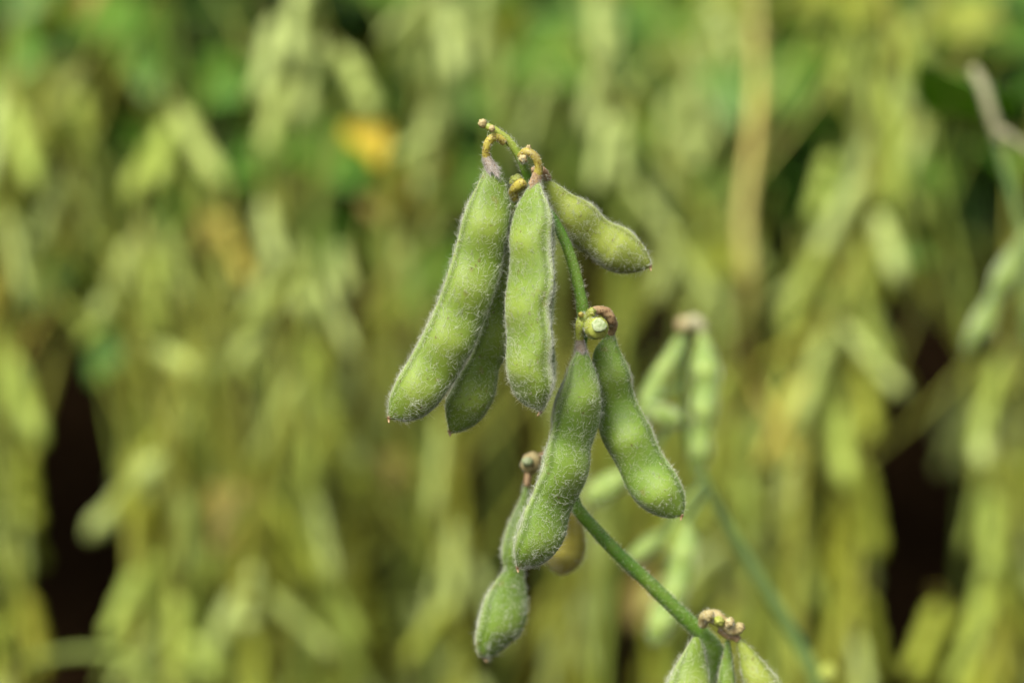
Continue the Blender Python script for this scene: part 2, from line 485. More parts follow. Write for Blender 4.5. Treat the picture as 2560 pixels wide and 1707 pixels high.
def near_tube(name, parent, pts, rad, mat, seed=0, k=16, bump=0.0, hairs=0, hlen=0.8e-3, hair='hair', loc=None, n=None, lift=0.8, hr=0.028e-3):
    """pts: (px, py, dz) ; rad in photo px."""
    P = np.array([at(x, y, D0 + z) for x, y, z in pts]); r = np.array([a * K * (D0 + p[2]) for a, p in zip(rad, pts)])
    g = tube(P, r, k, n, bump, seed)
    o0 = P[0]
    me = mesh_from(name, g['V'] - o0, g['q'], g['t'], mats=(mat,))
    ob = link(name, me, parent, Vector(o0) - origin(parent))
    if hairs:
        Pp, N_, T_, area = sample_grid(g['V'], g['n'], g['k'], hairs, np.ones((g['n'] - 1, g['k'])), seed)
        # outward
        N2 = g['N'].reshape(g['n'], g['k'], 3)
        link('hair', hair_mesh('hair', Pp - o0, N_, -T_, hlen, hr, M[hair], seed + 3, lift=lift, lean=0.25), ob)
    return ob


def calyx(parent, pts, rad, lobe, seed, mat='calyx', hairs=260, hlen=0.9e-3):
    """Withered calyx: a flared cup round the pod's neck with torn lobes. pts (px,py,dz), lobe length in px."""
    g = np.random.default_rng(seed)
    P = np.array([at(x, y, D0 + z) for x, y, z in pts]); r = np.array([a * K * D0 for a in rad])
    tb = tube(P, r, 24, 14)
    V = tb['V']; X = V[:14 * 24].reshape(14, 24, 3)
    th = np.linspace(0, 2 * np.pi, 24, endpoint=False)
    lob = (np.maximum(0, np.cos(2.5 * th + g.uniform(0, 6))) ** 1.2 + 0.35 * g.random(24)) * lobe * K * D0
    s = np.linspace(0, 1, 14)[:, None] ** 3
    X += tb['T'][-1][None, None] * (lob[None] * s)[:, :, None] + tb['N'] * (g.normal(size=(1, 24)) * s * 1.5 * K * D0)[:, :, None]
    o0 = P[0]
    ob = link('calyx', mesh_from('calyx', X.reshape(-1, 3) - o0, tb['q'], None, mats=(M[mat],)), parent, Vector(o0) - origin(parent))
    if hairs:
        Pp, N_, T_, _ = sample_grid(X.reshape(-1, 3), 14, 24, hairs, np.ones((13, 24)), seed)
        link('hair', hair_mesh('hair', Pp - o0, N_, T_, hlen, 0.03e-3, M['hair_grey'], seed, lean=0.8, lift=0.35), ob)
    return ob

def near_blob(name, parent, px, py, dz, r, mat, seed=0, rough=0.1, axis=(0, 0, 1), sq=(1, 1, 1), hairs=0, hlen=0.7e-3):
    c = np.array(at(px, py, D0 + dz)); rr = r * K * (D0 + dz)
    g = blob((0, 0, 0), rr, 16, 20, rough, seed, axis, sq)
    ob = link(name, mesh_from(name, g['V'], g['q'][:, ::-1], g['t'][:, ::-1], mats=(M[mat],)), parent, Vector(c) - origin(parent))
    if hairs:
        Pp, N_, T_, _ = sample_grid(g['V'], 16, 20, hairs, np.ones((15, 20)), seed)
        link('hair', hair_mesh('hair', Pp, -N_, T_, hlen, 0.026e-3, M['hair'], seed, lift=0.8), ob)
    return ob

# ================================================================== the plant in focus
base_p = at(1905, 853.5, D0 + 0.075); base_p.z = 0.0
plant = empty('soybean_plant', base_p, 'sharp green soybean raceme with plump silver-haired pods, nearest the camera', 'soybean plant')

# --- stem: bare tip, bend behind the front pods, zigzag down to the lower node, then to the ground
stem_pts = [(1206, 310, -.0005), (1231, 322, -.0005), (1256, 338, 0), (1281, 362, .0005), (1300, 393, .001), (1312, 422, .002), (1322, 455, .0035),
            (1345, 500, .0055), (1372, 530, .006), (1393, 563, .006), (1416, 612, .006), (1434, 668, .006), (1450, 732, .006), (1459, 790, .006),
            (1453, 860, .010), (1440, 960, .0125), (1428, 1080, .0145), (1424, 1180, .0165), (1438, 1262, .018), (1480, 1314, .0195),
            (1530, 1368, .0205), (1600, 1436, .022), (1680, 1512, .024), (1742, 1572, .0255), (1778, 1612, .027), (1796, 1660, .030), (1784, 1715, .034)]
stem_rad = [8.5, 9, 9.5, 11, 11.5, 11, 11, 11, 12, 12.5, 13.5, 14, 14.5, 16, 14, 14, 14.5, 15, 15.5, 16, 16.5, 17.5, 18.5, 20, 24, 27, 26]
sp = [at(x, y, D0 + z) for x, y, z in stem_pts]
tail = [Vector((sp[-1].x + (base_p.x - sp[-1].x) * u, sp[-1].y + (base_p.y - sp[-1].y) * u, sp[-1].z * (1 - u))) for u in (.12, .35, .7, 1.02)]
P_ = np.array(sp + tail); r_ = np.array([a * K * (D0 + p[2]) for a, p in zip(stem_rad, stem_pts)] + [.0024, .0026, .003, .0034])
g_ = tube(P_, r_, 20, 300, 0.035, 3)
o_ = np.array(base_p)
stem = link('stem', mesh_from('stem', g_['V'] - o_, g_['q'], g_['t'], attrs=dict(young=np.concatenate([np.repeat(np.clip(1 - (np.linalg.norm(g_['C'] - g_['C'][0], axis=1) - .004) / .009, 0, .9), 20), [.9, 0]])), mats=(M['stem'],)), plant, (0, 0, 0))
wt_ = np.ones((299, 20)); hs_ = g_['C'][:-1, 2]; wt_[hs_ < 0.60] = 0.01
Pp, N_, T_, _ = sample_grid(g_['V'], 300, 20, 6500, wt_, 5)
link('hair', hair_mesh('hair', Pp - o_, N_, -T_, 0.85e-3, 0.027e-3, M['hair'], 6, lift=0.95, lean=0.15, curl=0.3), stem)

near_blob('bud_scar', plant, 1206, 309, -.0008, 12, 'scar', 1, 0.12, sq=(.9, .9, .9))
near_blob('bud_scar', plant, 1230, 322, -.0022, 8.5, 'scar', 2, 0.12)
near_blob('bud_scar', plant, 1321, 370, -.0012, 7, 'scar', 3, 0.25)
near_blob('bud_scar', plant, 1307, 398, -.0018, 10, 'scar', 4, 0.2, hairs=60)

# --- front left pod, largest
p1 = near_pod(plant,
    [(1216, 400), (1212, 423), (1193, 464), (1170, 510), (1154, 556), (1144, 601), (1133, 640), (1116, 693), (1096, 751), (1064, 822), (1025, 895), (998, 939), (979, 980), (971, 1014), (971, 1036), (972, 1046)],
    [(1231, 404), (1250, 434), (1264, 459), (1274, 497), (1276, 535), (1272, 568), (1265, 609), (1256, 655), (1245, 704), (1222, 775), (1201, 825), (1181, 878), (1163, 905), (1145, 939), (1122, 973), (1093, 1013), (1058, 1042), (1017, 1054), (992, 1050), (976, 1048)],
    [.0005, 0, -.001, -.002], [.24, .45, .645, .84], R_(14), M['pod'], 21, flip=True, dens=5.0, hlen=1.05e-3)
near_tube('pod_stalk', p1, [(1262, 356, .0), (1248, 346, -.0005), (1232, 345, -.0008), (1220, 358, -.0008), (1215, 378, -.0005), (1217, 396, 0), (1223, 412, .0005)], [10, 10, 10.5, 10.5, 10, 10.5, 10], M['stalk'], 4, 18, 0.03, hairs=160, hlen=.55e-3)
calyx(p1, [(1216, 388, 0), (1219, 402, 0), (1230, 424, 0)], [11, 11.5, 15.5], 24, 3, 'calyx', 480, 1.1e-3)

# --- front middle pod, its seam turned to the camera
p3 = near_pod(plant,
    [(1331, 452), (1323, 464), (1308, 486), (1290, 520), (1279, 556), (1273, 599), (1275, 640), (1271, 690), (1264, 740), (1263, 790), (1267, 845), (1265, 890), (1267, 928), (1277, 966), (1292, 995), (1314, 1013), (1336, 1023), (1348, 1030)],
    [(1346, 452), (1354, 468), (1359, 486), (1371, 510), (1382, 548), (1386, 586), (1387, 612), (1384, 646), (1386, 684), (1387, 728), (1384, 769), (1380, 816), (1382, 845), (1387, 889), (1389, 922), (1386, 957), (1377, 986), (1365, 1012), (1354, 1026), (1350, 1031)],
    [-.0005, -.002, -.0035, -.003], [.27, .54, .78], R_(50), M['pod'], 31, dens=5.6, hlen=0.95e-3)
near_tube('pod_stalk', p3, [(1303, 392, .000), (1312, 382, -.0012), (1326, 383, -.0018), (1340, 396, -.002), (1347, 418, -.0015), (1344, 440, -.001), (1339, 458, -.0005)], [11, 12, 11, 10.5, 10.5, 11, 9], M['stalk'], 8, 18, 0.04, hairs=160, hlen=.55e-3)
calyx(p3, [(1345, 432, -.001), (1342, 444, -.0008), (1336, 460, -.0005)], [12.5, 14, 15], 15, 5, 'stalk_brown', 160, .7e-3)

# --- pod hanging behind the two front pods
p2 = near_pod(plant,
    [(1284, 486), (1270, 520), (1256, 570), (1244, 640), (1228, 720), (1208, 800), (1175, 895), (1146, 939), (1128, 972), (1116, 998), (1114, 1022), (1118, 1052), (1124, 1080)],
    [(1300, 490), (1302, 520), (1298, 580), (1290, 650), (1285, 730), (1277, 810), (1263, 895), (1252, 914), (1246, 935), (1242, 963), (1236, 992), (1222, 1021), (1204, 1047), (1180, 1067), (1152, 1079), (1128, 1084)],
    [.006, .008, .009, .008], [.30, .55, .82], R_(35), M['pod'], 41, flip=True, dens=4.4, hlen=.9e-3)
near_tube('pod_stalk', p2, [(1325, 462, .004), (1308, 458, .0035), (1292, 468, .004), (1284, 482, .005), (1288, 500, .006)], [10, 13, 13, 12, 10], M['stalk'], 9, 18, 0.06, hairs=90, hlen=.6e-3)
near_blob('calyx', p2, 1291, 452, .005, 15, 'knob', 12, 0.22, hairs=120)

# --- upper right pod, lying out to the side
p4 = near_pod(plant,
    [(1366, 440), (1374, 449), (1398, 464), (1429, 486), (1459, 499), (1485, 515), (1505, 538), (1523, 554), (1546, 563), (1569, 573), (1592, 594), (1610, 617), (1623, 643), (1628, 660), (1626, 667)],
    [(1358, 450), (1360, 470), (1366, 492), (1376, 520), (1390, 553), (1404, 582), (1425, 609), (1452, 627), (1471, 638), (1491, 655), (1516, 673), (1546, 683), (1579, 683), (1606, 677), (1620, 671)],
    [.006, .009, .012, .012], [.33, .70], R_(12), M['pod_yellow'], 51, flip=True, dens=5.0, hlen=.95e-3, seamdens=6.0, fbase=.62, fbean=.24, bw=.13)
near_tube('pod_stalk', p4, [(1330, 430, .004), (1348, 426, .004), (1361, 434, .005), (1369, 447, .0065)], [10, 12, 12.5, 10], M['stalk_brown'], 14, 16, 0.08, hairs=60)

# --- lower middle pod
p5 = near_pod(plant,
    [(1441, 868), (1438, 884), (1426, 904), (1413, 940), (1399, 969), (1387, 999), (1380, 1043), (1377, 1080), (1367, 1110), (1357, 1139), (1353, 1165), (1344, 1195), (1329, 1236), (1311, 1272), (1297, 1306), (1288, 1332), (1285, 1358), (1288, 1390), (1294, 1420)],
    [(1460, 868), (1470, 884), (1478, 900), (1492, 932), (1502, 975), (1504, 1014), (1499, 1060), (1486, 1098), (1478, 1122), (1476, 1158), (1469, 1191), (1455, 1225), (1440, 1254), (1428, 1278), (1420, 1308), (1414, 1340), (1400, 1368), (1377, 1395), (1348, 1414), (1318, 1419), (1298, 1423)],
    [.004, .0035, .004, .003], [.20, .52, .83], R_(40), M['pod_deep'], 61, flip=True, dens=5.2, hlen=.95e-3, bw=.085)
near_tube('pod_stalk', p5, [(1464, 793, .005), (1456, 797, .003), (1450, 812, .002), (1449, 832, .0025), (1450, 856, .0035), (1451, 872, .004)], [10, 12, 12.5, 11, 10.5, 9], M['knob'], 15, 18, 0.05, hairs=160, hlen=.9e-3)
calyx(p5, [(1450, 846, .003), (1450, 858, .0035), (1452, 876, .004)], [11, 12, 16], 16, 9, 'calyx', 260)

# --- lower right pod
p6 = near_pod(plant,
    [(1514, 834), (1504, 850), (1490, 868), (1482, 890), (1480, 940), (1485, 1000), (1492, 1050), (1501, 1088), (1514, 1117), (1536, 1154), (1551, 1184), (1565, 1217), (1584, 1247), (1610, 1272), (1647, 1291), (1680, 1295), (1699, 1291)],
    [(1536, 834), (1541, 850), (1551, 877), (1566, 906), (1577, 933), (1584, 977), (1595, 1010), (1610, 1036), (1628, 1066), (1640, 1099), (1658, 1136), (1677, 1162), (1695, 1191), (1708, 1221), (1713, 1250), (1711, 1275), (1704, 1290)],
    [.010, .012, .011, .010], [.22, .53, .82], R_(8), M['pod_deep'], 71, dens=4.6, hlen=.8e-3, seamdens=5.0, bw=.085)
near_tube('pod_stalk', p6, [(1470, 790, .005), (1482, 780, .005), (1500, 777, .0055), (1518, 783, .006), (1529, 798, .007), (1531, 818, .009), (1527, 840, .0105)], [10, 12, 12, 13, 13, 11, 10], M['stalk_brown'], 16, 18, 0.1, hairs=60, hlen=.5e-3)
# cut stump between the two lower stalks, with its pale face
st_ = near_tube('leaf_scar', plant, [(1474, 806, .004), (1480, 818, .001), (1488, 822, -.002), (1496, 819, -.0045)], [14, 22, 27, 27], M['knob'], 17, 22, 0.03, hairs=170, hlen=.5e-3)
near_blob('bud_scar', plant, 1498, 813, -.0052, 19, 'cut', 18, 0.08, axis=(0.25, -0.9, 0.4), sq=(1, .92, .22))
near_blob('bud_scar', plant, 1452, 787, .001, 7, 'stalk', 19, 0.15)
near_blob('bud_scar', plant, 1478, 783, .004, 12, 'knob', 20, 0.25, hairs=50)

# --- lower left two-bean pod, behind the lower middle one
p7 = near_pod(plant,
    [(1310, 1214), (1304, 1234), (1296, 1256), (1272, 1304), (1258, 1344), (1254, 1388), (1259, 1420), (1240, 1448), (1216, 1484), (1200, 1524), (1192, 1568), (1190, 1600), (1198, 1634), (1212, 1645)],
    [(1322, 1216), (1328, 1240), (1333, 1268), (1336, 1304), (1334, 1350), (1326, 1390), (1312, 1430), (1316, 1468), (1320, 1510), (1316, 1548), (1301, 1584), (1277, 1608), (1248, 1632), (1222, 1645)],
    [.036, .033, .031, .030], [.28, .76], R_(38), M['pod_deep'], 81, flip=True, dens=4.0, hlen=.9e-3, seamdens=5, bw=.13, hairw=.034e-3)
near_tube('pod_stalk', p7, [(1424, 1140, .016), (1390, 1130, .026), (1352, 1140, .034), (1332, 1160, .036), (1322, 1186, .0365), (1318, 1216, .036)], [8, 8, 9, 12, 10, 9], M['stalk_brown'], 22, 16, 0.05, hairs=40)
near_blob('bud_scar', p7, 1328, 1158, .032, 27, 'scar', 23, 0.08, hairs=40)
near_blob('bud_scar', p7, 1319, 1154, .0295, 15, 'cut', 24, 0.08, sq=(1, 1, .8))

# --- yellowing pod end showing behind the lower middle pod
p8 = near_pod(plant,
    [(1410, 1196), (1400, 1220), (1384, 1260), (1368, 1300), (1358, 1340), (1358, 1380), (1372, 1415), (1396, 1435)],
    [(1426, 1196), (1438, 1224), (1448, 1262), (1456, 1300), (1464, 1340), (1464, 1376), (1450, 1410), (1418, 1434), (1402, 1437)],
    [.036, .046, .052, .055], [.32, .74], R_(20), M['pod_gold'], 91, dens=2.6, hlen=.8e-3, label='yellowing pod half hidden behind a green one', bw=.14, fbase=.66)
near_tube('pod_stalk', p8, [(1424, 1168, .017), (1420, 1178, .026), (1418, 1200, .037)], [8, 8, 9], M['stalk'], 25, 12)

# --- lower node with its lumps and three more pods running out of the frame
near_tube('leaf_scar', plant, [(1756, 1560, .022), (1768, 1540, .020), (1790, 1545, .019), (1812, 1558, .019), (1834, 1572, .019), (1852, 1574, .019)], [12, 16, 18, 17, 15, 12], M['scar'], 27, 18, 0.1, hairs=120)
near_blob('bud_scar', plant, 1850, 1568, .0185, 13, 'scar', 28, 0.15)
near_blob('bud_scar', plant, 1772, 1540, .0175, 13, 'scar', 33, 0.18, hairs=60)
near_blob('bud_scar', plant, 1824, 1556, .0175, 12, 'scar', 34, 0.2, hairs=60)
near_blob('bud_scar', plant, 1798, 1552, .0175, 13, 'knob', 29, 0.2)
near_pod(plant,
    [(1734, 1590), (1722, 1606), (1700, 1640), (1676, 1680), (1656, 1730), (1650, 1790), (1655, 1850), (1668, 1900)],
    [(1750, 1594), (1758, 1616), (1768, 1660), (1776, 1707), (1778, 1750), (1766, 1800), (1730, 1860), (1676, 1903)],
    [.018, .016, .016], [.35, .75], R_(30), M['pod'], 101, flip=True, dens=3.4, fbase=.6, bw=.13)
near_pod(plant,
    [(1812, 1600), (1808, 1630), (1796, 1680), (1788, 1740), (1790, 1820), (1806, 1880)],
    [(1824, 1600), (1830, 1630), (1836, 1680), (1842, 1740), (1840, 1820), (1812, 1882)],
    [.022, .022, .022], [.35, .75], R_(35), M['pod_deep'], 111, flip=True, dens=3.0, bw=.13)
near_pod(plant,
    [(1842, 1598), (1848, 1640), (1855, 1690), (1872, 1750), (1908, 1810), (1960, 1860)],
    [(1854, 1596), (1882, 1624), (1918, 1664), (1956, 1712), (1984, 1770), (1976, 1850)],
    [.020, .020, .022], [.35, .75], R_(10), M['pod_yellow'], 121, dens=3.0, fbase=.62, bw=.13)
near_tube('pod_stalk', plant, [(1800, 1570, .021), (1818, 1584, .021), (1836, 1590, .0205), (1847, 1600, .020)], [11, 12, 11, 9], M['stalk_brown'], 30, 14, .06)
#=ROWS=
# ================================================================== pods, leaves and plants of the rows behind
def row_pod_mesh(seed, nb, L=0.05, W=0.0094):
    """A pod hanging from its own origin along -Z, flat side in the XZ plane, with a short bent stalk."""
    g = np.random.default_rng(seed)
    n = 34; t = np.linspace(0, 1, n)
    bend = g.uniform(-0.16, 0.16) * L; bend2 = g.uniform(-0.05, 0.05) * L
    cx = bend * (t ** 2) + bend2 * np.sin(t * 3.1); cz = -L * t; cy = g.uniform(-0.06, 0.06) * L * t ** 2
    b = (np.arange(nb) + 0.62) / (nb + 0.15) + g.uniform(-0.02, 0.02, nb)
    bean = np.zeros(n)
    for q_ in b: bean = np.maximum(bean, np.exp(-((t - q_) / (0.30 / nb)) ** 2))
    hw = W / 2 * (0.86 + 0.17 * bean) * np.clip(t / 0.16, 0.12, 1) ** 0.8 * np.clip((1 - t) / 0.13, 0.05, 1) ** 0.55
    V = np.zeros((n, NS // 2, 3))
    for i in range(n):
        x, y = section(0.55 + 0.24 * bean[i], 0.0)
        V[i, :, 0] = cx[i] + x[::2] * hw[i]; V[i, :, 1] = cy[i] + y[::2] * hw[i]; V[i, :, 2] = cz[i]
    k = NS // 2
    ds, db = D_SEAM[::2], D_BACK[::2]
    seam = np.exp(-(ds / 0.22) ** 2) + 0.6 * np.exp(-(db / 0.18) ** 2); groove = np.exp(-((ds - 0.45) / 0.16) ** 2) * 0.7
    face = np.abs(np.sin(TH[::2])) ** 1.5
    pod = dict(V=np.vstack([V.reshape(-1, 3), V[0].mean(0), V[-1].mean(0)]), q=grid_quads(n, k)[:, ::-1],
               t=np.vstack([np.stack([np.arange(k), (np.arange(k)+1) % k, np.full(k, n*k)], 1), np.stack([(n-1)*k + (np.arange(k)+1) % k, (n-1)*k + np.arange(k), np.full(k, n*k+1)], 1)]))
    s = g.uniform(-1, 1)
    st = tube([(0, 0, -0.0006), (0.0005*s, 0, 0.002), (0.003*s, 0.0005, 0.0045), (0.006*s, 0.001, 0.0040)], [0.0011, 0.0010, 0.0010, 0.0012], 8, 12)
    Vj, qj, tj, mi = join(pod, st)
    m = len(Vj) - n * k
    z = np.zeros(m)
    at_ = dict(seam=np.concatenate([np.tile(seam, n), z]), groove=np.concatenate([np.tile(groove, n), z]),
               bean=np.concatenate([(bean[:, None] * face[None]).ravel(), z]), tip=np.concatenate([np.repeat(np.clip((t - .97) / .02, 0, 1), k), z + 0.5]))
    return Vj, qj, tj, at_

POD_L = 0.05
POD_GEO = [row_pod_mesh(300 + i, 3 if i % 3 else 2) for i in range(9)]
POD_ME = {}
def pod_data(i, mat):
    if (i, mat) not in POD_ME:
        V, q, t, a = POD_GEO[i]
        POD_ME[(i, mat)] = mesh_from('row_pod', V, q, t, attrs=a, mats=(M[mat],))
    return POD_ME[(i, mat)]

def put_pod(root, top, end, mat, rnd, wide=1.0, face=None):
    """A pod of the row from its top to its end (world points), as a part of root."""
    d = Vector(end) - Vector(top); L = d.length
    z = -d.normalized()
    a = face if face is not None else rnd.uniform(0, 6.28)
    toc = (CAM - Vector(top)).normalized()
    y = (toc - z * toc.dot(z)).normalized()
    y = Quaternion(z, a) @ y
    x = y.cross(z)
    o = bpy.data.objects.new('pod', pod_data(rnd.randrange(len(POD_GEO)), mat)); COL.objects.link(o)
    o.parent = root
    s = L / POD_L
    sw = wide * (0.55 + 0.45 * s)
    m3 = Matrix((x * sw, y * sw, z * s)).transposed()
    o.matrix_local = Matrix.Translation(Vector(top) - root.location) @ m3.to_4x4()
    return o

def leaflet(L, W, base, ang, droop, fold, seed):
    """One leaflet: a pointed oval blade with a creased midrib, drooping along its length."""
    g = np.random.default_rng(seed)
    nu, nv = 14, 9
    u = np.linspace(0, 1, nu)[:, None]; v = np.linspace(-1, 1, nv)[None]
    half = W / 2 * np.sin(np.pi * np.clip(u, 0, 1) ** 0.72) ** 0.85 * (1 - 0.25 * u)
    half = np.maximum(half, 0.0006)
    X = L * u + 0 * v; Y = half * v
    ph = g.uniform(0, 6, 3)
    Z = -droop * L * u ** 2 + fold * np.abs(v) * half + 0.05 * W * np.sin(u * 9 + ph[0] + v * 2) * (np.abs(v)) + 0.02 * L * np.sin(u * 5 + ph[1])
    ca, sa = math.cos(ang), math.sin(ang)
    V = np.stack([base[0] + X * ca - Y * sa, base[1] + X * sa + Y * ca, base[2] + Z], -1)
    top = V.reshape(-1, 3)
    th = 0.00025
    bot = top - np.array([0, 0, th])
    i = np.arange(nu - 1)[:, None]; j = np.arange(nv - 1)[None]
    a = (i * nv + j).ravel()
    q1 = np.stack([a, a + nv, a + nv + 1, a + 1], 1); q2 = np.stack([a, a + 1, a + nv + 1, a + nv], 1) + nu * nv
    vein = np.exp(-(v / 0.10) ** 2) + 0.5 * (np.abs(((u * 8 - np.abs(v) * 1.6) % 1) - 0.5) < 0.08)
    vein = np.clip(vein + 0 * u, 0, 1).ravel()
    return dict(V=np.vstack([top, bot]), q=np.vstack([q1, q2]), t=[], a=np.concatenate([vein, vein]))

def leaf_geo(seed, kind=3):
    """A soybean leaf of unit length along +X: petiole and three leaflets (or one)."""
    g = np.random.default_rng(seed)
    pl = 0.48 if kind == 3 else 0.16
    P = [(0, 0, 0), (pl * .5, 0, 0.05 * pl), (pl, 0, 0.02)]
    gs = [tube(P, [0.010, 0.008, 0.007], 8, 14)]
    if kind == 3:
        gs.append(leaflet(0.50, 0.36, (pl + 0.03, 0, 0.02), g.uniform(-.1, .1), g.uniform(.1, .4), g.uniform(.05, .3), seed + 1))
        for s in (-1, 1):
            gs.append(leaflet(0.42, 0.31, (pl - 0.01, 0, 0.02), s * g.uniform(1.0, 1.35), g.uniform(.15, .5), g.uniform(.05, .3), seed + 2 + s))
    else:
        gs.append(leaflet(0.85, 0.56, (pl, 0, 0.02), g.uniform(-.08, .08), g.uniform(.05, .3), g.uniform(.05, .3), seed + 1))
    V, q, t, mi = join(*gs)
    a = np.concatenate([x.get('a', np.zeros(len(x['V']))) for x in gs])
    return V, q, t, a
LEAF_GEO = {3: [leaf_geo(500 + 7 * i, 3) for i in range(6)], 1: [leaf_geo(700 + 7 * i, 1) for i in range(4)]}
LEAF_ME = {}
def leaf_data(kind, i, mat):
    if (kind, i, mat) not in LEAF_ME:
        V, q, t, a = LEAF_GEO[kind][i]
        LEAF_ME[(kind, i, mat)] = mesh_from('row_leaf', V, q, t, attrs=dict(seam=a), mats=(M[mat],))
    return LEAF_ME[(kind, i, mat)]

def leaf_matrix(base, tip, up, wide=1.0):
    d = Vector(tip) - Vector(base); L = d.length; x = d.normalized()
    z = (Vector(up) - x * Vector(up).dot(x)).normalized(); y = z.cross(x)
    return Matrix.Translation(Vector(base)) @ Matrix((x * L, y * L * wide, z * L)).transposed().to_4x4()

def put_leaf(root, base, tip, mat, rnd, kind=3, up=None, wide=1.0, name='leaf'):
    geo = LEAF_GEO[kind]
    o = bpy.data.objects.new(name, leaf_data(kind, rnd.randrange(len(geo)), mat)); COL.objects.link(o)
    o.parent = root
    if up is None: up = Vector((rnd.uniform(-.5, .5), -0.55 + rnd.uniform(-.4, .3), 0.8))
    o.matrix_local = Matrix.Translation(-root.location) @ leaf_matrix(base, tip, up, wide)
    return o

def row_stem(root, pts, rad, mat):
    P = np.array(pts) - np.array(root.location)
    g = tube(P, rad, 10, 60, 0.02, 1)
    return link('stem', mesh_from('stem', g['V'], g['q'], g['t'], mats=(M[mat],)), root, (0, 0, 0))

GROUP = 'podded soybean plants of the row behind'
def row_plant(label, stem_px, d, pmat='row_pod', smat='row_stem', nodes=None, pods=(), leaves=(), seed=0, r=0.0026, per=(2, 4), plen=(0.044, 0.058), tilt=(6, 55), skip=None):
    """One plant of the row. stem_px: stem line in photo px at depth d; nodes: (first, last, step) px heights with pods all round;
    pods: (x0, y0, x1, y1[, material]) single pods; leaves: (base x, y, tip x, y, kind, material)."""
    rnd = random.Random(seed)
    S_ = [at(x, y, d + (0 if len(q) < 1 else q[0])) for x, y, *q in stem_px]
    foot = Vector((S_[-1].x + rnd.uniform(-.01, .01), S_[-1].y + rnd.uniform(-.01, .02), 0.0))
    root = empty('soybean_plant', foot, label, 'soybean plant', GROUP)
    pts = S_ + [S_[-1].lerp(foot, .4), S_[-1].lerp(foot, 1.02)]
    n = len(pts)
    row_stem(root, pts, [r * (0.55 + 0.75 * i / (n - 1)) for i in range(n)], smat)
    sx = [p[0] for p in stem_px]; sy = [p[1] for p in stem_px]
    if nodes:
        y0, y1, step = nodes
        y = y0
        while y < y1:
            x = float(np.interp(y, sy, sx))
            c = at(x, y, d)
            az0 = rnd.uniform(0, 6.28)
            cnt = rnd.randint(*per)
            for k in range(cnt):
                az = az0 + k * 6.28 / cnt + rnd.uniform(-.5, .5)
                tl = R_(tilt[0] + (tilt[1] - tilt[0]) * rnd.random() ** 2.2); L = rnd.uniform(*plen)
                hor = Vector((math.cos(az), math.sin(az), 0))
                top = c + hor * (r + 0.003) + Vector((0, 0, rnd.uniform(-.006, .004)))
                end = top + (hor * math.sin(tl) + Vector((0, 0, -math.cos(tl)))) * L
                if skip:
                    # keep the dark openings between plants open
                    hit = False
                    for u in (0, .25, .5, .75, 1):
                        v = top.lerp(end, u) - CAM; dd = v.dot(FWD); ex = 1280 + v.dot(RIGHT) / (K * dd); ey = 853.5 - v.dot(UP) / (K * dd)
                        hit = hit or any(a < ex < b and e < ey < f for a, e, b, f in skip)
                    if hit: continue
                q_ = rnd.random()
                put_pod(root, top, end, 'row_pod_pale' if q_ < (.55 if y < 650 else .25) else ('row_pod_olive' if q_ > .92 else ('row_pod_tan' if q_ > .90 else pmat)), rnd, wide=rnd.uniform(.68, 1.0))
            y += 1.12 * step * rnd.uniform(.8, 1.2)
    # bare petioles left after the leaves fell
    for k in range(9):
        yy = rnd.uniform(max(sy[0], -60), min(sy[-1], 1500))
        c = at(float(np.interp(yy, sy, sx)), yy, d)
        az = rnd.uniform(0, 6.28); e = R_(rnd.uniform(45, 84)); L = rnd.uniform(.06, .15)
        v = Vector((math.cos(az) * math.cos(e), math.sin(az) * math.cos(e), math.sin(e)))
        pts = [c, c + v * L * .5 + Vector((0, 0, -.004)), c + v * L]
        if skip:
            ok = True
            for q in pts[1:]:
                w_ = q - CAM; dd = w_.dot(FWD); ex = 1280 + w_.dot(RIGHT) / (K * dd); ey = 853.5 - w_.dot(UP) / (K * dd)
                if any(a < ex < b and e_ < ey < f for a, e_, b, f in skip): ok = False
            if not ok: continue
        gt = tube(np.array(pts) - np.array(root.location), [.0013, .0011, .0009], 8, 12)
        link('petiole', mesh_from('petiole', gt['V'], gt['q'], gt['t'], mats=(M['row_stem' if smat == 'row_stem_tan' else smat],)), root, (0, 0, 0))
    for p in pods:
        m = p[4] if len(p) > 4 else pmat
        put_pod(root, at(p[0], p[1], d - 0.01 + rnd.uniform(-.008, .008)), at(p[2], p[3], d - 0.018 + rnd.uniform(-.012, .012)), m, rnd, wide=1.08, face=rnd.uniform(-.5, .5))
    for l in leaves:
        put_leaf(root, at(l[0], l[1], d + .005), at(l[2], l[3], d - 0.03 + rnd.uniform(-.03, .04)), l[5], rnd, l[4], up=Vector((rnd.uniform(-.3, .3), -1, rnd.uniform(.3, .9))), wide=1.0)
    return root

GAPS = [(66, 950, 270, 1290), (150, 1380, 312, 1610), (855, 600, 910, 840), (2200, 1236, 2392, 1500), (400, 1240, 440, 1330), (560, 950, 620, 1100), (2310, 850, 2400, 1010), (2290, 380, 2410, 560), (805, 1150, 850, 1260), (1060, 940, 1100, 1010), (600, 230, 650, 370), (700, 240, 760, 420), (1380, 380, 1440, 480)]

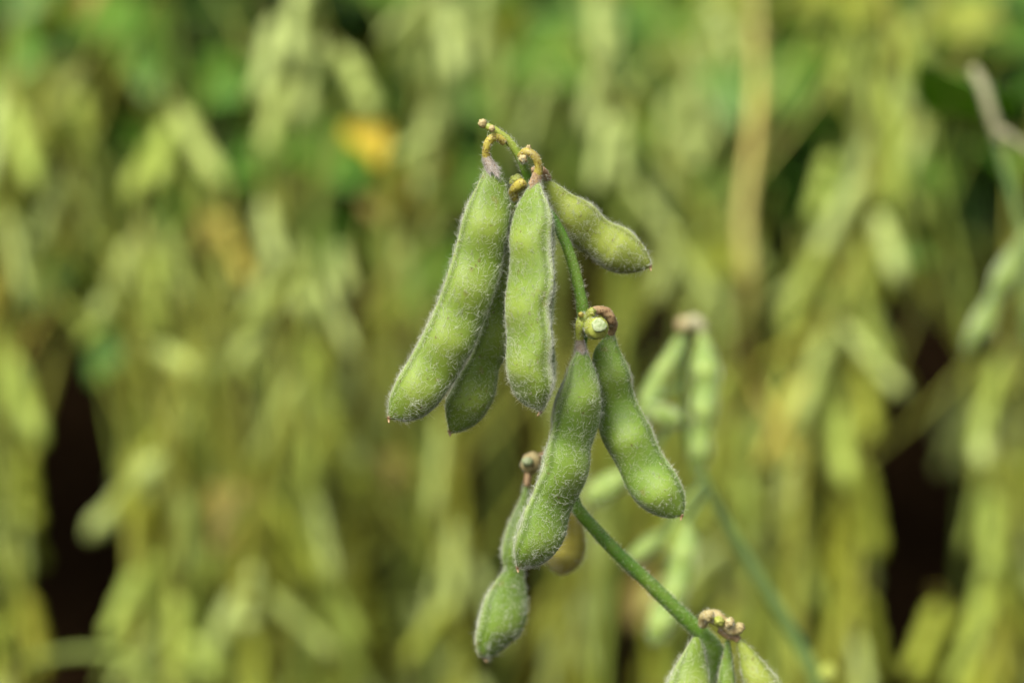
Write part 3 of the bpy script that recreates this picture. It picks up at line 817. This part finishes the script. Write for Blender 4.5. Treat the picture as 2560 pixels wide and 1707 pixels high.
# ---- the row behind, plant by plant from the left border
Y9 = 1760
rp = lambda *a, **k: row_plant(*a, skip=GAPS, **k)
rp('pale olive podded stem running along the very left edge of the picture', [(12, 180), (14, 700), (22, 1200), (40, Y9)], 1.22, nodes=(210, 1750, 130), seed=1, pods=[(30, 250, 96, 468), (28, 880, 60, 1120), (60, 1120, 92, 1330, 'row_pod_olive'), (60, 1480, 120, 1690, 'row_pod_olive')], per=(2, 3))
rp('short plant topped by two forked pods under a brownish tip, upper left', [(196, 150), (192, 330), (176, 560), (150, 850), (50, 1250), (40, Y9)], 1.28, seed=2, nodes=(420, 900, 140), pods=[(180, 205, 84, 436), (205, 225, 226, 412), (196, 168, 150, 330, 'row_pod_pale')], per=(2, 3), leaves=[(170, 640, 60, 760, 1, 'leaf'), (190, 60, 240, -30, 1, 'leaf_tan'), (190, 80, 110, 0, 1, 'leaf_lime'), (190, 120, 60, 60, 1, 'leaf')])
rp('plant with one bright pale pod slanting from its top, left of the tall pale plant', [(414, 200), (404, 330), (388, 520), (370, 760), (350, 1000), (345, Y9)], 1.20, smat='row_stem_green', seed=3, nodes=(560, 820, 130), pods=[(440, 262, 520, 462, 'row_pod_pale'), (394, 330, 296, 478), (420, 300, 404, 470)], per=(1, 2), leaves=[(400, 420, 300, 300, 1, 'leaf')])
rp('plant whose two long pods hang in an A shape at mid height on the left', [(354, 540), (350, 700), (338, 950), (330, 1250), (345, Y9)], 1.18, pmat='row_pod', seed=4, nodes=(860, 1750, 120), pods=[(340, 590, 232, 800, 'row_pod_pale'), (384, 620, 404, 850), (352, 860, 504, 960, 'row_pod_pale'), (420, 940, 470, 1080, 'row_pod_pale')], per=(2, 3), leaves=[(300, 800, 225, 960, 1, 'leaf')])
rp('tall pale plant with pods fanned out either side, carrying an orange leaf', [(772, -90), (790, 120), (808, 250), (796, 480), (776, 760), (770, 1000), (790, Y9)], 1.22, smat='row_stem_green', seed=5, nodes=(560, 1700, 125), pods=[(850, 120, 946, 280, 'row_pod_pale'), (720, 190, 664, 410, 'row_pod_pale'), (800, 90, 770, 320, 'row_pod_pale'), (690, 40, 668, 250, 'row_pod_pale'), (760, -60, 690, 160, 'row_pod_pale')], per=(2, 3), leaves=[(885, 300, 950, 400, 1, 'leaf_yellow')])
rp('plant with a broad cluster of blunt pale pods left of the small dark gap', [(700, 520), (712, 620), (728, 900), (720, 1300), (700, Y9)], 1.24, pmat='row_pod_pale', seed=6, nodes=(600, 1000, 110), pods=[(660, 500, 700, 660), (745, 600, 770, 790), (840, 610, 882, 728), (690, 640, 640, 800)], per=(2, 3))
rp('thin yellowing plant with a tan drooping leaf, left of centre', [(560, 480), (575, 700), (590, 1000), (585, 1350), (600, Y9)], 1.32, pmat='row_pod', seed=7, nodes=(650, 1750, 115), pods=[(545, 540, 604, 645, 'row_pod_tan'), (575, 620, 640, 700, 'row_pod_tan')], leaves=[(580, 1200, 560, 1350, 1, 'leaf_tan')], per=(2, 3))
rp('olive plant with a long pale pod sloping down beside the upper left dark gap', [(440, 900), (430, 1080), (440, 1350), (430, Y9)], 1.16, pmat='row_pod', seed=8, nodes=(1060, 1740, 110), pods=[(412, 1130, 232, 1350, 'row_pod_pale'), (350, 1420, 288, 1610), (470, 1590, 552, 1690)], per=(2, 3))
rp('olive plant with one pale green pod hanging straight down near the bottom, left half', [(640, 1200), (630, 1400), (640, Y9)], 1.18, pmat='row_pod_olive', seed=9, nodes=(1220, 1740, 105), pods=[(632, 1410, 628, 1580, 'row_pod_pale')])
rp('yellowish plant left of the lowest tip of the big sharp pod', [(905, 560), (925, 800), (900, 1100), (880, 1400), (870, Y9)], 1.30, pmat='row_pod_olive', seed=10, nodes=(900, 1750, 110), per=(2, 3))
rp('tan and olive plant directly under the tip of the largest sharp pod', [(980, 420), (985, 800), (1000, 1150), (1010, Y9)], 1.34, pmat='row_pod', seed=11, nodes=(450, 1750, 115), leaves=[(985, 540, 1080, 400, 1, 'leaf_tan'), (985, 540, 900, 500, 1, 'leaf_tan'), (985, 520, 1010, 420, 1, 'leaf_lime'), (990, 1120, 960, 1240, 1, 'leaf_tan')], per=(2, 3))
rp('tall pale stem rising behind the left shoulder of the sharp pods', [(1092, -90), (1086, 250), (1070, 650), (1062, 1100), (1090, Y9)], 1.30, pmat='row_pod_pale', smat='row_stem_green', seed=12, nodes=(-40, 420, 120), pods=[(1060, 20, 1000, 200), (1120, -20, 1150, 200), (1090, 330, 990, 400)], per=(1, 2))
rp('olive stem behind the two-bean pod near the bottom', [(1120, 1000), (1140, 1300), (1160, Y9)], 1.26, pmat='row_pod_olive', seed=13, nodes=(1020, 1740, 105))
rp('slim green plant standing straight above the bare tip of the sharp raceme', [(1236, -90), (1230, 100), (1240, 400), (1250, 800), (1260, Y9)], 1.42, pmat='row_pod_pale', smat='row_stem_green', seed=14, nodes=(-60, 500, 150), per=(1, 2), leaves=[(1240, 300, 1150, 240, 1, 'leaf'), (1240, 420, 1130, 470, 1, 'leaf'), (1235, 110, 1300, 10, 1, 'leaf_lime')])
rp('pale plant with a white-green cluster of pods at the top, right of the bare tip', [(1500, -40), (1520, 200), (1545, 420), (1556, 800), (1540, 1200), (1500, Y9)], 1.26, pmat='row_pod_pale', smat='row_stem_green', seed=15, nodes=(-10, 560, 130), pods=[(1490, -10, 1480, 150), (1530, 50, 1540, 210), (1555, 280, 1560, 460), (1500, 160, 1452, 330)], per=(1, 2))
rp('plant behind the upper right pod, a green stem carrying pale pods at its foot', [(1680, 60), (1700, 260), (1716, 420), (1712, 700), (1690, 1000), (1690, Y9)], 1.28, pmat='row_pod_pale', smat='row_stem_green', seed=16, nodes=(80, 480, 120), pods=[(1700, 620, 1760, 760), (1690, 600, 1640, 760), (1700, 320, 1720, 430)], per=(1, 3))
rp('dry tan stem with yellow bands standing bare among green pods', [(1888, -90), (1890, 90), (1893, 200), (1880, 380), (1860, 560), (1872, 690), (1862, 850, .03), (1835, 1200, .16), (1850, Y9, .22)], 1.24, smat='row_stem_tan', pmat='row_pod', seed=17, r=0.0035, nodes=(930, 1740, 100))
rp('tall plant thick with pale pods right of the dry tan stem', [(2190, -90), (2200, 150), (2190, 420), (2120, 700), (2020, 1000), (1990, 1350), (1990, Y9)], 1.20, pmat='row_pod', seed=18, nodes=(-60, 1000, 105), pods=[(2160, 440, 2050, 650, 'row_pod_pale'), (2060, 620, 1968, 850, 'row_pod'), (2190, 530, 2260, 700, 'row_pod_pale'), (2260, 40, 2270, 260), (2250, 280, 2262, 520), (2130, 20, 2090, 240), (2080, 380, 2050, 560)], per=(2, 4), leaves=[(2150, -40, 2110, 70, 1, 'leaf_lime'), (2190, 600, 2340, 650, 1, 'leaf')])
rp('olive plant leaning in front of the large dark gap on the right', [(2120, 720), (2125, 950), (2140, 1250), (2130, Y9)], 1.22, pmat='row_pod_olive', seed=19, nodes=(760, 1740, 105), pods=[(2150, 900, 2170, 1100), (2100, 1000, 2080, 1220, 'row_pod')], per=(2, 3))
rp('yellow-green plant behind the foot of the sloping blurred stem', [(1960, 900), (1950, 1150), (1960, 1450), (1970, Y9)], 1.28, pmat='row_pod', seed=20, nodes=(920, 1740, 100), pods=[(2010, 1080, 1960, 1280, 'row_pod_pale')])
rp('olive plant just right of the lower right sharp pod', [(1820, 960), (1810, 1200), (1830, Y9)], 1.34, pmat='row_pod', seed=21, nodes=(990, 1740, 105), per=(2, 4))
rp('brownish plant under the lower right sharp pod, behind the green stem', [(1640, 1180), (1620, 1400), (1640, Y9)], 1.36, pmat='row_pod_olive', smat='row_stem_tan', seed=22, nodes=(1200, 1740, 120), per=(1, 3), leaves=[(1640, 1420, 1580, 1560, 1, 'leaf_tan')])
rp('olive plant seen between the two lowest sharp pods and the green stem', [(1440, 900), (1450, 1200), (1420, 1500), (1400, Y9)], 1.32, pmat='row_pod_olive', seed=23, nodes=(950, 1740, 105), per=(2, 3))
rp('pale pod-hung plant at the right edge below the clear silvery pods', [(2520, 800), (2500, 1100), (2490, 1450), (2500, Y9)], 1.18, pmat='row_pod', seed=24, nodes=(860, 1740, 105), pods=[(2470, 1000, 2430, 1160, 'row_pod_pale'), (2480, 1220, 2500, 1440, 'row_pod')], per=(2, 4))
rp('yellow-olive plant in the bottom right corner', [(2570, 1050), (2440, 1560), (2420, Y9)], 1.24, pmat='row_pod_olive', seed=25, nodes=(1100, 1740, 115), pods=[(2350, 1500, 2290, 1700, 'row_pod_olive')], per=(2, 3))
rp('olive plant filling the space left of centre below the small dark gap', [(800, 860), (790, 1150), (770, 1450), (760, Y9)], 1.38, pmat='row_pod_olive', seed=26, nodes=(900, 1740, 105), per=(2, 3))
rp('greenish plant behind the A-shaped pair of pods', [(480, 330), (500, 600), (490, 900), (500, 1300), (520, Y9)], 1.45, pmat='row_pod', smat='row_stem_green', seed=27, nodes=(420, 1740, 120), per=(1, 3), leaves=[(490, 300, 560, 180, 3, 'leaf'), (485, 200, 640, 200, 1, 'leaf'), (490, 600, 560, 560, 1, 'leaf_tan')])
rp('olive plant behind the gap between the two front sharp pods and the upper right pod', [(1390, 150), (1400, 500), (1380, 900), (1360, Y9)], 1.44, pmat='row_pod', smat='row_stem_green', seed=28, nodes=(180, 900, 130), per=(1, 2))
rp('green plant with pale pods behind the dry tan stem', [(1780, -60), (1800, 300), (1790, 700), (1780, Y9)], 1.48, pmat='row_pod_pale', smat='row_stem_green', seed=29, nodes=(-20, 1000, 150), per=(1, 3), leaves=[(1790, 120, 1860, 300, 1, 'leaf'), (1790, 200, 1940, 180, 1, 'leaf')])
rp('long thin pod stalk curving low across the bottom left corner', [(40, 1660), (200, 1630), (330, 1652), (390, Y9)], 1.05, pmat='row_pod', smat='row_stem_green', seed=30, r=0.0028)
rp('pale plant behind the right dark gap, against the green leaves', [(2330, -60), (2310, 200), (2330, 380), (2430, 900), (2470, 1500), (2480, Y9)], 1.50, pmat='row_pod_pale', smat='row_stem_green', seed=31, nodes=(-20, 300, 150), per=(1, 2), leaves=[(2330, 20, 2500, 70, 1, 'leaf_lime'), (2320, 60, 2440, 120, 1, 'leaf_lime'), (2310, 200, 2400, 250, 1, 'leaf')])

# the row goes on beyond both picture edges: copies of whole plants with all their parts
def copy_tree(o, off, parent=None):
    c = o.copy(); COL.objects.link(c)
    if parent is not None: c.parent = parent
    else: c.location = o.location + off
    for ch in list(o.children): copy_tree(ch, off, c)
    return c
row_all = [o for o in COL.objects if o.get('group') == GROUP]
for k_, (src, dx) in enumerate([(5, -.42), (8, -.36), (10, -.60), (19, -.84), (24, -.92), (17, -.78), (4, .66), (7, .62), (3, .62), (11, .56), (9, .72), (6, .74), (0, -.09), (3, -.20), (7, -.25), (0, -.21), (8, -.27), (24, .10), (18, .22), (25, .16)]):
    c = copy_tree(row_all[src], Vector((dx, .03 * (k_ % 3), 0)))
    c['label'] = 'podded soybean plant of the row standing beyond the edge of the picture'

# ================================================================== mid distance: two clearer racemes nearer than the row
zb = 0.185
bp = at(2140, 853.5, D0 + zb + .03); bp.z = 0
mid = empty('soybean_plant', bp, 'softly blurred raceme with small bright pods just behind the lower right sharp pod', 'soybean plant')
mp_ = [(1722, 812, zb), (1712, 870, zb), (1702, 960, zb + .004), (1712, 1060, zb + .006), (1740, 1160, zb + .006), (1772, 1226, zb + .006), (1840, 1350, zb + .01), (1920, 1480, zb + .014), (1985, 1590, zb + .018), (2030, 1660, zb + .02), (2050, 1730, zb + .022)]
sp2 = [at(x, y, D0 + z) for x, y, z in mp_]
tail2 = [Vector((sp2[-1].x + (bp.x - sp2[-1].x) * u, sp2[-1].y + (bp.y - sp2[-1].y) * u, sp2[-1].z * (1 - u))) for u in (.15, .5, 1.02)]
row_stem(mid, sp2 + tail2, [.0012] * 3 + [.0013] * 3 + [.0016, .0018, .002, .0022, .0024, .0026, .003, .0034], 'mid_stem')
zz = zb
near_blob('bud_scar', mid, 1730, 806, zb - .004, 17, 'dry', 40, .15)
near_blob('bud_scar', mid, 1708, 812, zb - .003, 18, 'scar', 41, .15)
near_blob('leaf_scar', mid, 2070, 1684, zb + .012, 24, 'knob', 42, .12)
near_tube('pod_stalk', mid, [(1716, 816, zb), (1735, 800, zb - .004), (1752, 812, zb - .005), (1756, 840, zb - .004)], [12, 13, 13, 12], M['dry'], 43, 12)
MIDH = dict(dens=1.0, hairw=.045e-3, hlen=1.0e-3, seamdens=6)
near_pod(mid, [(1748, 832), (1738, 880), (1728, 920), (1736, 965), (1728, 1010), (1734, 1060), (1724, 1110), (1722, 1150), (1738, 1196)],
         [(1764, 832), (1784, 880), (1800, 925), (1796, 965), (1790, 1000), (1790, 1045), (1778, 1085), (1776, 1140), (1746, 1198)], [zz - .006, zz - .010, zz - .010], [.26, .55, .82], R_(20), M['pod_mid'], 131, n=60, **MIDH)
near_pod(mid, [(1694, 836), (1664, 880), (1630, 930), (1604, 980), (1592, 1030), (1588, 1060)],
         [(1708, 840), (1692, 900), (1664, 950), (1640, 1000), (1616, 1046), (1592, 1064)], [zz - .003, zz - .006, zz - .006], [.35, .72], R_(25), M['pod_mid'], 132, n=50, bw=.13, **MIDH)
near_pod(mid, [(1612, 1006), (1640, 1006), (1672, 1016), (1700, 1034), (1712, 1052)],
         [(1610, 1020), (1632, 1050), (1664, 1068), (1696, 1068), (1712, 1058)], [zz - .012, zz - .02, zz - .022], [.35, .72], R_(35), M['pod_mid'], 133, n=50, bw=.13, flip=True, **MIDH)
near_pod(mid, [(1580, 1178), (1552, 1172), (1510, 1186), (1476, 1210), (1462, 1236)],
         [(1584, 1190), (1570, 1216), (1530, 1246), (1490, 1264), (1464, 1248)], [zz - .01, zz - .012, zz - .012], [.35, .72], R_(20), M['pod_mid'], 134, n=50, bw=.13, **MIDH)
near_pod(mid, [(1712, 1300), (1690, 1340), (1672, 1400), (1660, 1460), (1630, 1520), (1618, 1580), (1630, 1610)],
         [(1726, 1304), (1744, 1350), (1738, 1410), (1720, 1470), (1706, 1530), (1670, 1590), (1640, 1614)], [zz, zz - .004, zz - .006], [.25, .55, .82], R_(20), M['pod_mid'], 135, n=60, **MIDH)
near_pod(mid, [(1660, 1330), (1630, 1332), (1590, 1360), (1560, 1400)],
         [(1664, 1342), (1646, 1372), (1604, 1402), (1564, 1406)], [zz, zz - .004, zz - .006], [.35, .72], R_(15), M['pod_mid'], 136, n=40, bw=.13, **MIDH)
near_tube('pod_stalk', mid, [(1706, 1020, zb), (1650, 1100, zb), (1600, 1160, zb - .006), (1582, 1184, zb - .01)], [8, 8, 8, 8], M['mid_stem'], 44, 10)
near_tube('pod_stalk', mid, [(1770, 1224, zb), (1744, 1262, zb), (1720, 1302, zb)], [8, 8, 8], M['mid_stem'], 45, 10)
near_tube('pod_stalk', mid, [(1758, 1206, zb + .004), (1700, 1270, zb), (1662, 1336, zb)], [8, 8, 8], M['mid_stem'], 46, 10)
near_tube('pod_stalk', mid, [(1706, 960, zb), (1660, 985, zb - .006), (1611, 1013, zb - .012)], [8, 8, 8], M['mid_stem'], 47, 10)

ze = 0.30
be = at(2640, 853.5, D0 + ze + .03); be.z = 0
edge = empty('soybean_plant', be, 'plant at the right edge with a pale grey bent stalk and a silvery two-bean pod', 'soybean plant')
ep = [(2434, 178, ze), (2462, 236, ze), (2484, 306, ze), (2504, 390, ze), (2530, 480, ze), (2556, 580, ze), (2590, 720, ze + .005), (2620, 1000, ze + .01), (2640, 1500, ze + .02)]
se = [at(x, y, D0 + z) for x, y, z in ep]
row_stem(edge, se + [Vector((se[-1].x, se[-1].y, se[-1].z * .5)), Vector((be.x, be.y, -.005))], [.0014, .0014, .0015, .0013, .0013, .0014, .0016, .002, .0024, .003, .0034], 'mid_stem')
near_tube('petiole', edge, [(2432, 172, ze - .003), (2460, 226, ze - .004), (2482, 300, ze - .003), (2500, 350, ze - .002)], [11, 13, 13, 10], M['dry'], 48, 14, .05)
near_tube('petiole', edge, [(2484, 316, ze - .002), (2520, 338, ze - .004), (2580, 380, ze - .004)], [8, 8, 8], M['dry'], 49, 12, .05)
near_pod(edge, [(2566, 560), (2536, 610), (2500, 650), (2478, 690), (2466, 740), (2440, 780), (2420, 820), (2408, 860), (2410, 884)],
         [(2580, 570), (2568, 640), (2552, 690), (2530, 730), (2506, 760), (2494, 800), (2478, 840), (2446, 866), (2418, 886)], [ze - .004, ze - .006, ze - .008], [.38, .78], R_(30), M['pod_mid'], 141, n=60, flip=True, bw=.13, **MIDH)
near_pod(edge, [(2586, 560), (2560, 640), (2548, 720), (2552, 800), (2566, 860)],
         [(2600, 560), (2610, 640), (2606, 720), (2600, 800), (2574, 862)], [ze + .004, ze + .006, ze + .006], [.35, .75], R_(10), M['pod_mid'], 142, n=50, bw=.13, **MIDH)
put_leaf(edge, at(2450, 215, D0 + ze), at(2350, 270, D0 + ze + .07), 'leaf', random.Random(5), 1, up=Vector((.3, -.7, .8)))

# ================================================================== leafy rows further back
LG = 'leafy green soybean plants of the second row'
def leafy_plant(label, x, d, seed, top=None):
    rnd = random.Random(seed)
    f = at(x, 853.5, d); f.z = 0
    H = top or rnd.uniform(.66, .76)
    root = empty('leafy_soybean_plant', f, label, 'soybean plant', LG)
    lean = Vector((rnd.uniform(-.03, .03), rnd.uniform(-.03, .03), 0))
    row_stem(root, [f + Vector((0, 0, -.01)), f + lean * .4 + Vector((0, 0, H * .5)), f + lean + Vector((0, 0, H))], [.004, .0032, .0018], 'leafy_stem')
    for k in range(20):
        h = H * rnd.uniform(.74, 1.02)
        az = k * 2.4 + rnd.uniform(-.5, .5)
        b = f + lean * (h / H) + Vector((0, 0, h))
        L = rnd.uniform(.15, .22)
        e = rnd.uniform(-.15, .45)
        tip = b + Vector((math.cos(az) * math.cos(e), math.sin(az) * math.cos(e), math.sin(e))) * L
        q = rnd.random()
        put_leaf(root, b, tip, 'leaf' if q < .8 else 'leaf_lime', rnd, 3, up=Vector((rnd.uniform(-.4, .4), rnd.uniform(-.8, .1), 1)))
    for k in range(7):
        h = H * rnd.uniform(.5, .9); az = rnd.uniform(0, 6.28)
        b = f + lean * (h / H) + Vector((math.cos(az) * .006, math.sin(az) * .006, h))
        put_pod(root, b, b + Vector((math.cos(az) * .02, math.sin(az) * .02, -.045)), 'row_pod_pale', rnd)
    return root
for i, (x, d) in enumerate([(10, 1.72), (360, 1.86), (560, 1.70), (820, 1.9), (1010, 1.74), (1230, 1.92), (1440, 1.76), (1640, 1.9), (1850, 1.75), (2090, 1.9), (2440, 1.72), (2560, 1.88), (-160, 1.9), (2740, 1.8)]):
    leafy_plant('dark green leafy soybean plant blurred behind the podded row', x, d, 900 + i)

# the field beyond: leaves that read as one mass
g = np.random.default_rng(77)
gs = []
for i in range(2400):
    V, q, t, a = LEAF_GEO[3][g.integers(6)]
    dpt = 2.1 + 4.5 * g.random() ** 1.4
    p = Vector((g.uniform(-1, 1) * (0.55 * dpt + .5), dpt, g.uniform(.53, .80)))
    az = g.uniform(0, 6.28); e = g.uniform(-.2, .4); L = g.uniform(.16, .24)
    m = np.array(leaf_matrix(p, p + Vector((math.cos(az) * math.cos(e), math.sin(az) * math.cos(e), math.sin(e))) * L, Vector((g.uniform(-.4, .4), g.uniform(-.8, .1), 1))))
    gs.append(dict(V=V @ m[:3, :3].T + m[:3, 3], q=q, t=t, a=a))
V, q, t, mi = join(*gs)
ff = link('field_foliage', mesh_from('field_foliage', V, q, t, attrs=dict(seam=np.concatenate([x['a'] for x in gs])), mats=(M['leaf'],)))
ff['kind'] = 'stuff'; ff['label'] = 'mass of green soybean leaves in the field beyond the rows'; ff['category'] = 'foliage'

# ground: furrowed soil out to the horizon
n = 121
xs = np.sign(np.linspace(-1, 1, n)) * np.abs(np.linspace(-1, 1, n)) ** 4 * 150
X, Y = np.meshgrid(xs, xs + 1.5)
Z = -0.012 + 0.012 * np.cos(Y * 2 * np.pi / 0.5) * np.exp(-(np.hypot(X, Y) / 6) ** 2)
i = np.arange(n - 1)[:, None]; j = np.arange(n - 1)[None]; a = (i * n + j).ravel()
go = link('ground', mesh_from('ground', np.stack([X, Y, Z], -1).reshape(-1, 3), np.stack([a, a + 1, a + n + 1, a + n], 1), mats=(M['soil'],)))
go['kind'] = 'structure'
